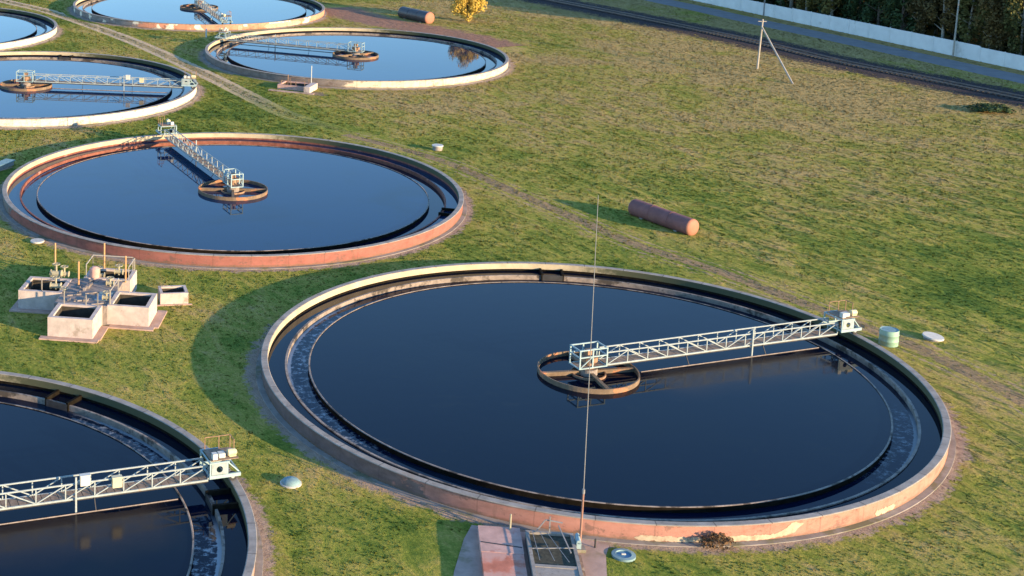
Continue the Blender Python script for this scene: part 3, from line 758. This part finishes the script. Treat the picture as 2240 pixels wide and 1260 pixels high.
# thin marker posts
for i, (x, y, h_, mm, lab) in enumerate(((13.86, 66.82, 1.15, 'yellowpipe', 'thin yellow marker post by the pink slab'), (19.36, 66.79, .75, 'orangepost', 'short orange marker post at the foot of the red wall'),
        (17.75, 65.9, .45, 'dark', 'very short dark peg right of the mast base'), (-3.55, 209.2, 1.25, 'whitebox', 'thin white post left of the far bridge end'), (-0.9, 207.3, 1.8, 'whitebox', 'thicker white post beside the far grey bridge end'))):
    t_ = empty('marker_post', (x, y, 0)); tag(t_, lab, 'post', 'marker posts')
    r_ = .045 if i < 3 else .12
    MB().tube((0, 0, 0), (0, 0, h_), r_, r_, 10).build('post', M[mm], t_); MB().tube((0, 0, h_), (0, 0, h_ + .04), r_ * 1.2, r_ * .5, 10).build('cap', M[mm], t_)

# mast
ms = empty('mast', (16.95, 65.62, 0)); tag(ms, 'tall thin lightning mast rising in front of the nearest tank', 'mast')
MB().box(-.25, .25, -.25, .25, 0, .18).build('base_block', M['apron'], ms)
MB().tube((0, 0, .1), (.02, 0, 3.0), .06, .05, 12).build('lower_pole', M['mastred'], ms)
MB().tube((.02, 0, 2.95), (-.12, 0, 17.4), .024, .014, 10).build('upper_pole', M['mastgrey'], ms)
MB().tube((.02, 0, 2.9), (.02, 0, 3.12), .07, .07, 12).build('collar', M['mastgrey'], ms)

# ------------------------------------------------------------------ lids, barrel
def lid(x, y, rad, h_, label, style):
    t_ = empty('manhole', (x, y, 0)); tag(t_, label, 'manhole', 'manhole covers in the grass')
    if style == 'ring':
        MB().lathe([(rad, -.05), (rad, h_), (rad * .66, h_ + .02), (rad * .62, h_ - .05)], 40).build('collar', M['lidblue'], t_)
        MB().lathe([(rad * .63, h_ - .04), (.001, h_ - .02)], 40).build('cover', M['lidcentre'], t_)
        MB().bar((-.1, 0, h_ + .01), (.1, 0, h_ + .01), .06).build('handle', M['white'], t_)
    elif style == 'dome':
        MB().lathe([(rad, -.05), (rad, h_ * .5), (rad * .8, h_), (rad * .5, h_ + .06), (.001, h_ + .08)], 40).build('cover', M['lidblue'], t_, smooth=True)
        MB().lathe([(rad * 1.12, -.02), (rad * 1.12, .06), (rad, .08)], 40).build('collar', M['white'], t_)
    else:
        MB().tube((0, 0, -.05), (0, 0, h_), rad * .85, rad * .85, 32).build('shaft', M['cap'], t_)
        MB().tube((0, 0, h_), (0, 0, h_ + .09), rad, rad * .97, 32).build('cover', M['white'], t_)
    return t_
lid(18.93, 65.2, .56, .10, 'flat light blue ringed manhole in grass near bottom edge', 'ring')
lid(3.5, 71.98, .50, .22, 'small blue green domed manhole in grass between the two near tanks', 'dome')
lid(20.79, 144.6, .58, .42, 'raised whitish manhole in grass beyond the red walled tank', 'raised')
l4 = lid(47.01, 94.45, .68, .16, 'white tilted manhole lid right of the mint barrel', 'raised'); l4.rotation_euler = (R(3), R(6), 0)
lid(-14.84, 112.0, .55, .08, 'pale flat manhole at the foot of the red wall, far left', 'raised')
t_ = empty('barrel', (43.58, 93.35, 0)); tag(t_, 'weathered mint green barrel standing behind the end of the near bridge', 'barrel')
MB().lathe([(.60, 0), (.60, .30), (.625, .33), (.60, .36), (.60, .70), (.625, .73), (.60, .76), (.60, 1.0), (.57, 1.05)], 40).build('body', M['mint'], t_, smooth=True)
MB().lathe([(.57, 1.05), (.50, 1.02), (.001, 1.03)], 40).build('lid', M['lidblue'], t_)

# red cylinders lying in the grass
def cyl_tank(x0, y0, x1, y1, rad, label, shell='redtank'):
    d = Vector((x1 - x0, y1 - y0, 0)); L = d.length
    t_ = empty('cylinder_tank', (x0, y0, 0), math.atan2(d.y, d.x)); tag(t_, label, 'tank', 'red cylinders lying on the grass')
    z = rad * .86
    b = MB(); b.tube((0, 0, z), (L, 0, z), rad, rad, 36, caps=False)
    for x in (L * .33, L * .66): b.tube((x - .05, 0, z), (x + .05, 0, z), rad + .02, rad + .02, 36)
    b.build('shell', M[shell], t_, smooth=False)
    for s_, x, mm in ((-1, 0, shell), (1, L, 'orangecap')):
        b = MB(); n_ = 36; prof = [(rad, 0), (rad * .97, .08), (rad * .8, .17), (rad * .5, .23), (.01, .25)]
        vs = [(x + s_ * hh, r_ * cos(2 * pi * i / n_), z + r_ * sin(2 * pi * i / n_)) for r_, hh in prof for i in range(n_)]
        fs = [(j * n_ + i, j * n_ + (i + 1) % n_, (j + 1) * n_ + (i + 1) % n_, (j + 1) * n_ + i) for j in range(4) for i in range(n_)]
        b.add(vs, fs); b.build('end_cap', M[mm], t_, smooth=True)
    b = MB()
    for x in (L * .2, L * .8): b.box(x - .15, x + .15, -rad * .8, rad * .8, 0, z - rad * .72)
    b.build('saddle', M['apron'], t_)
cyl_tank(34.7, 122.9, 37.85, 117.2, .72, 'dull red cylinder lying in the open grass behind the nearest tank')
cyl_tank(26.9, 231.3, 30.4, 225.8, .95, 'red cylinder with shade-darkened shell and orange end lying left of the yellow tree', 'redtank_shaded')

# little chamber in front of the fourth tank
t_ = empty('service_box', (5.4, 173.0, 0), R(-22)); tag(t_, 'small pinkish concrete chamber with white end, against the cream walled tank', 'concrete box')
chamber(t_, 0, 3.6, .6, 3.2, .55, .22, 'box_wall', 'pink_slab', pitz=.2)
MB().box(3.62, 4.35, -.3, 2.6, 0, .75).build('white_panel', M['whitewash'], t_)
MB().box(-.6, 5.0, -.9, -.35, 0, .1).build('footing', M['apron_pink'], t_)
b = MB(); gate(b, .4, .8, 1.2, .5, .55); gate(b, 2.2, .9, 1.1, .6, .55); gate(b, .7, 3.0, 2.4, .5, .55); b.build('hand_rail', M['rust'], t_)
MB().tube((3.4, 3.0, .5), (3.4, 3.0, 2.7), .05, .05, 8).build('tall_post', M['whitebox'], t_); MB().tube((1.2, .9, .5), (1.2, .9, 1.8), .05, .05, 8).build('tall_post', M['rust'], t_)

# concrete duct at left edge
t_ = empty('concrete_duct', (-24.5, 127.0, 0), math.atan2(9.0, 4.1)); tag(t_, 'grey blue concrete duct slanting in from the left edge beside the red walled tank', 'duct')
MB().box(0, 9.6, -.42, .42, 0, .42).build('duct_body', M['cap'], t_); MB().box(-.02, 9.7, -.5, .5, .422, .52).build('duct_lid', M['lidblue'], t_)

# A-pole in the field and poles by the road
t_ = empty('braced_pole', (69.3, 192.6, 0)); tag(t_, 'wooden pole with a slanting brace standing by the railway', 'pole')
MB().tube((0, 0, 0), (.25, 0, 6.6), .14, .10, 12).build('pole', M['pole'], t_)
MB().tube((.2, .1, 5.6), (.9, -10.3, 0), .11, .11, 12).build('brace', M['pole'], t_)
MB().bar((-.35, 0, 6.3), (.75, 0, 6.3), .08).build('cross_arm', M['pole'], t_)
for i, (x, y, h_, lab) in enumerate(((100.75, 204.6, 9.5, 'pale lamp pole in front of the fence, near the autumn trees'), (86.9, 240.5, 9.0, 'thin dark lamp pole in front of the fence, further left'))):
    t_ = empty('lamp_pole', (x, y, 0)); tag(t_, lab, 'pole', 'lamp poles along the fence')
    MB().tube((0, 0, 0), (.1, 0, h_), .14, .09, 12).build('pole', M['pole'] if i == 0 else M['mastgrey'], t_)
    MB().tube((.1, 0, h_ - .1), (-1.4, -.5, h_ + .35), .05, .04, 8).build('lamp_arm', M['mastgrey'], t_)
    b = MB(); b.tube((-1.4, -.5, h_ + .34), (-2.0, -.7, h_ + .40), .10, .13, 12); b.build('lamp_head', M['mastgrey'], t_)

# ------------------------------------------------------------------ concrete panel fence
fn = empty('panel_fence', (76.0, 268.0, 0), math.atan2(wd.y, wd.x)); tag(fn, 'long pale concrete panel fence between the road and the trees', 'fence')
Lp = 4.0; rn = random.Random(2); hh = 2.05
for i in range(46):
    if i in (9, 17, 18, 27, 33): hh = 2.05 + rn.uniform(-.10, .10)
    x = i * Lp; b = MB(); b.box(x + .07, x + Lp - .07, -.05, .05, 0, hh)
    b.box(x + .25, x + Lp - .25, -.062, -.051, .18, hh - .18)
    b.build('panel', M['fence'], fn)
    MB().box(x - .07, x + .07, -.08, .08, 0, hh + .06).build('post', M['fence'], fn)

# ------------------------------------------------------------------ trees
def crown_mesh(name, mat, seed, kind, n=900, leaf=.42):
    rn = np.random.RandomState(seed); V = []; F = []
    if kind == 'conifer':
        H_ = 1.0
        ccs = []
        for i in range(46):
            z = rn.uniform(.12, 1.0); r_ = (1 - z) * .95 + .06; a = rn.uniform(0, 2 * pi); q = r_ * rn.uniform(.45, 1)
            ccs.append((q * cos(a), q * sin(a), z, .16 + .14 * (1 - z)))
    else:
        ccs = []
        for i in range(34):
            d = rn.normal(size=3); d /= np.linalg.norm(d); q = rn.uniform(.35, .95) ** .7
            ccs.append((d[0] * q * .92, d[1] * q * .92, .5 + d[2] * q * .48, rn.uniform(.20, .34)))
    pts = []
    for k in range(n):
        c_ = ccs[rn.randint(len(ccs))]; d = rn.normal(size=3); d /= np.linalg.norm(d); rr = c_[3] * rn.uniform(.55, 1.08)
        pts.append((c_[0] + d[0] * rr, c_[1] + d[1] * rr, c_[2] + d[2] * rr * .55, *d))
    return pts
def build_tree(name, mat, bark, seed, kind, height, rad, trunk, label, cat, n=900, leaf=.4, group=None):
    """crown from z=trunk to height"""
    r = empty(name); tag(r, label, cat, group)
    pts = crown_mesh('crown', mat, seed, kind, n)
    rn = random.Random(seed); b = MB(); ch = height - trunk
    for x, y, z, dx, dy, dz in pts:
        c_ = Vector((x * rad, y * rad, trunk + z * ch))
        nn = Vector((dx + rn.uniform(-.7, .7), dy + rn.uniform(-.7, .7), dz + rn.uniform(-.5, .8))).normalized()
        u = nn.orthogonal().normalized(); v = nn.cross(u); a = rn.uniform(0, 2 * pi); u, v = u * cos(a) + v * sin(a), v * cos(a) - u * sin(a)
        s_ = leaf * rn.uniform(.6, 1.25)
        b.add([c_ - u * s_ * .5, c_ - v * s_ * .3, c_ + u * s_ * .55, c_ + v * s_ * .34], [(0, 1, 2, 3)])
    b.build('crown', mat, r, fix=False)
    b = MB(); tr = .035 * height * .55
    p0 = Vector((0, 0, -.1)); p1 = Vector((rn.uniform(-.2, .2), rn.uniform(-.2, .2), trunk)); p2 = Vector((rn.uniform(-.3, .3), rn.uniform(-.3, .3), trunk + ch * .75))
    b.tube(p0, p1, tr, tr * .75, 9); b.tube(p1, p2, tr * .75, tr * .25, 8)
    for i in range(7):
        t_ = rn.uniform(0, .7); s_ = p1.lerp(p2, t_); a = rn.uniform(0, 2 * pi); L = rad * rn.uniform(.5, .8)
        b.tube(s_, s_ + Vector((cos(a) * L, sin(a) * L, L * rn.uniform(.4, .9))), tr * .35, tr * .1, 6)
    b.build('trunk', bark, r, fix=False)
    return r

protos = []
KL = {'pine': ('dark green bushy tree', M['leaf_dark'], M['bark']), 'olive': ('olive green tree turning yellow', M['leaf_olive'], M['barkpale']), 'brown': ('brown and gold autumn tree', M['leaf_brown'], M['barkpale'])}
TREEK = []
for kind, sd_, shape, rad, trunk in (('pine', 11, 'conifer', 3.0, .3), ('pine', 12, 'round', 3.1, .2), ('olive', 21, 'round', 2.8, .8), ('olive', 22, 'round', 3.0, 1.3), ('brown', 31, 'round', 2.6, 1.5), ('brown', 32, 'round', 2.9, .9)):
    TREEK.append((kind, build_tree('forest_tree', KL[kind][1], KL[kind][2], sd_, shape, 16.5, rad * 1.1, trunk * 1.5, 'x', 'tree', 4500, .52)))
ORD = ['first', 'second', 'third', 'fourth', 'fifth', 'sixth', 'seventh', 'eighth', 'ninth', 'tenth', 'eleventh', 'twelfth']; cnt = {}
origin = Vector((76.0, 268.0, 0)); rn = random.Random(17); used = set(); trees = []; todo = []
for row, (dd, step) in enumerate(((4.5, 3.4), (8.5, 3.7), (13.0, 4.2), (18.5, 4.8), (24.5, 5.2), (31, 6))):
    s_ = -6 + row * 1.3
    while s_ < (150 if row < 4 else 96):
        p_ = origin + wd * (s_ + rn.uniform(-1, 1)) + wnrm * (dd + rn.uniform(-1.2, 1.2))
        trees.append((row, s_, p_)); s_ += step * rn.uniform(.8, 1.25)
place = {0: 'front row behind the fence', 1: 'second row behind the fence'}
for row, s_, p_ in trees:
    # dark green on the left stretch, autumn colours towards the right of the photo
    if s_ < 52: w_ = (.72, .22, .06)
    elif s_ < 60: w_ = (.5, .35, .15)
    else: w_ = (.14, .42, .44)
    x = rn.random(); kk = 'pine' if x < w_[0] else ('olive' if x < w_[0] + w_[1] else 'brown')
    cands = [i for i, (k, o) in enumerate(TREEK) if k == kk]; i = rn.choice(cands); o = TREEK[i][1]
    if i in used: o = copy_tree(o)
    used.add(i)
    top = 16.5 if s_ < 78 else 8.0
    h_ = (top + .17 * (4.5 + row * 5)) * rn.uniform(.82, 1.04) / 16.5 
    if row == 0: h_ *= .82
    o.location = p_; o.rotation_euler = (0, 0, rn.uniform(0, 6.28)); w2 = rn.uniform(.85, 1.15); o.scale = (w2, w2, h_)
    rname = ('front', 'second', 'third', 'fourth', 'fifth', 'last')[row]
    kk_ = {'pine': 'dark green tree', 'olive': 'olive tree', 'brown': 'brown tree'}[kk]
    if s_ > 92: lab = '%s standing beyond the right edge behind the fence' % kk_
    else:
        d_ = s_ - 68.0 if s_ > 49 else s_ - 29.6
        ref_ = 'pale lamp pole' if s_ > 49 else 'thin dark lamp pole'
        side = 'right' if d_ > 0 else 'left'
        key = (kk, row, side, ref_); todo.append((o, key, abs(d_), '%s in %s row behind fence, %%s %s of %s' % (kk_, rname, side, ref_))); lab = None
    tag(o, lab, 'tree', 'trees of the wood behind the fence')
for o, key, d_, f_ in sorted(todo, key=lambda q: q[2]):
    cnt[key] = cnt.get(key, 0) + 1; o['label'] = f_ % ORD[min(cnt[key], 12) - 1]
for i, (k, o) in enumerate(TREEK):
    if i not in used: o.location = origin + wd * (30 + i * 7) + wnrm * 48
# undergrowth: rough shrubs at the fence foot are part of the wood edge
yt = build_tree('yellow_tree', M['leaf_yellow'], M['bark'], 51, 'round', 7.6, 2.9, .1, 'lone bright yellow autumn tree in the far grass', 'tree', 11000, .28)
yt.location = (36.6, 229.0, 0)
bs = build_tree('dry_bush', M['leaf_dry'], M['bark'], 61, 'round', .75, .75, .02, 'brown dry bush at the foot of the near tank wall', 'bush', 700, .12)
bs.location = (23.65, 66.0, 0); bs.scale = (1.25, .8, 1)
for i, (x, y, s_, lab) in enumerate(((87.7, 167.7, 1.9, 'dark low weed clump in the field near the right edge'),)):
    w_ = build_tree('weed_clump', M['leaf_dark'], M['bark'], 70 + i, 'round', .9, 1.2, .02, lab, 'bush', 700, .3)
    w_.location = (x, y, 0); w_.scale = (s_ * 1.2, s_ * .8, 1)

# ------------------------------------------------------------------ grass tufts (real blades, uncountable)
nr = np.random.RandomState(5)
def inside_bad(x, y):
    bad = np.zeros(len(x), bool)
    for k, c_ in C.items():
        bad |= (x - c_[0]) ** 2 + (y - c_[1]) ** 2 < 20.7 ** 2
    a = VA; lx = (x + 11.55) * cos(a) + (y - 91.79) * sin(a); ly = -(x + 11.55) * sin(a) + (y - 91.79) * cos(a)
    bad |= (lx > -3.7) & (lx < 6.4) & (ly > -.3) & (ly < 10.5) & ~((lx < -.5) & (ly < 4.1)) & ~((lx > 3.6) & (ly < 2.4))
    bad |= (x > 8.5) & (x < 19.8) & (y < 67.3) & ((x < 18.4) | (y < 64.2))
    for pts, w in ((path_pts, .75),):
        for d in (-.95, .95):
            q = offset(pts, d)
            for (x0, y0), (x1, y1) in zip(q[:-1], q[1:]):
                L2 = (x1 - x0) ** 2 + (y1 - y0) ** 2; t = np.clip(((x - x0) * (x1 - x0) + (y - y0) * (y1 - y0)) / L2, 0, 1)
                bad |= (x - x0 - t * (x1 - x0)) ** 2 + (y - y0 - t * (y1 - y0)) ** 2 < (w / 2) ** 2
    for pts, w in ((road, 5.2), (bal, 6.0), ([(16, 240), (22, 228), (28.5, 220.5), (34.5, 212), (38, 205.5)], 7.5), ([(-29, 137), (-21.6, 132.5)], 4.5)):
        for (x0, y0), (x1, y1) in zip(pts[:-1], pts[1:]):
            L2 = (x1 - x0) ** 2 + (y1 - y0) ** 2; t = np.clip(((x - x0) * (x1 - x0) + (y - y0) * (y1 - y0)) / L2, 0, 1)
            bad |= (x - x0 - t * (x1 - x0)) ** 2 + (y - y0 - t * (y1 - y0)) ** 2 < (w / 2) ** 2
    return bad
# camera frustum on the ground, with margin
Hc = 35.47
def in_view(x, y):
    u = x; v = y * sin(PIT) - Hc * cos(PIT); w = y * cos(PIT) + Hc * sin(PIT)
    a = u / w; b_ = v / w
    uu = cos(ROL) * a + sin(ROL) * b_; vv = -sin(ROL) * a + cos(ROL) * b_
    px = 505.72 + 3255.15 * uu; py = 67.33 - 3255.15 * vv
    return (px > -260) & (px < 2500) & (py > -60) & (py < 1420)
TN = 150000
# density falls with distance
yy = 55 + (270 - 55) * nr.rand(TN * 3) ** 1.5; xx = nr.uniform(-60, 125, TN * 3)
ok = in_view(xx, yy) & ~inside_bad(xx, yy); xx, yy = xx[ok][:TN], yy[ok][:TN]
nt_ = len(xx); nb = 3
sc_ = (.55 + .9 * nr.rand(nt_)) * np.clip(yy / 110, .75, 1.25)
hgt_ = .048 * sc_ * (1 + .8 * (nr.rand(nt_) > .93)); wid_ = .06 * sc_
V = np.zeros((nt_, nb, 3, 3), np.float32)
for k in range(nb):
    a = nr.uniform(0, 2 * pi, nt_); ox = nr.uniform(-.09, .09, nt_) * sc_; oy = nr.uniform(-.09, .09, nt_) * sc_
    lx, ly = nr.uniform(-.5, .5, nt_) * hgt_, nr.uniform(-.5, .5, nt_) * hgt_
    V[:, k, 0] = np.stack([xx + ox - np.cos(a) * wid_, yy + oy - np.sin(a) * wid_, np.zeros(nt_) - .01], 1)
    V[:, k, 1] = np.stack([xx + ox + np.cos(a) * wid_, yy + oy + np.sin(a) * wid_, np.zeros(nt_) - .01], 1)
    V[:, k, 2] = np.stack([xx + ox + lx, yy + oy + ly, hgt_ * nr.uniform(.7, 1.2, nt_)], 1)
V = V.reshape(-1, 3); nf = len(V) // 3
me = bpy.data.meshes.new('grass_tufts'); me.vertices.add(len(V)); me.vertices.foreach_set('co', V.ravel())
me.loops.add(nf * 3); me.loops.foreach_set('vertex_index', np.arange(nf * 3, dtype=np.int32))
me.polygons.add(nf); me.polygons.foreach_set('loop_start', np.arange(0, nf * 3, 3, dtype=np.int32)); me.polygons.foreach_set('loop_total', np.full(nf, 3, dtype=np.int32))
me.update(); me.validate(); me.materials.append(M['blade'])
gt = bpy.data.objects.new('grass_tufts', me); COL.objects.link(gt)
tag(gt, 'short rough green and straw coloured grass covering the field', 'grass', kind='stuff')
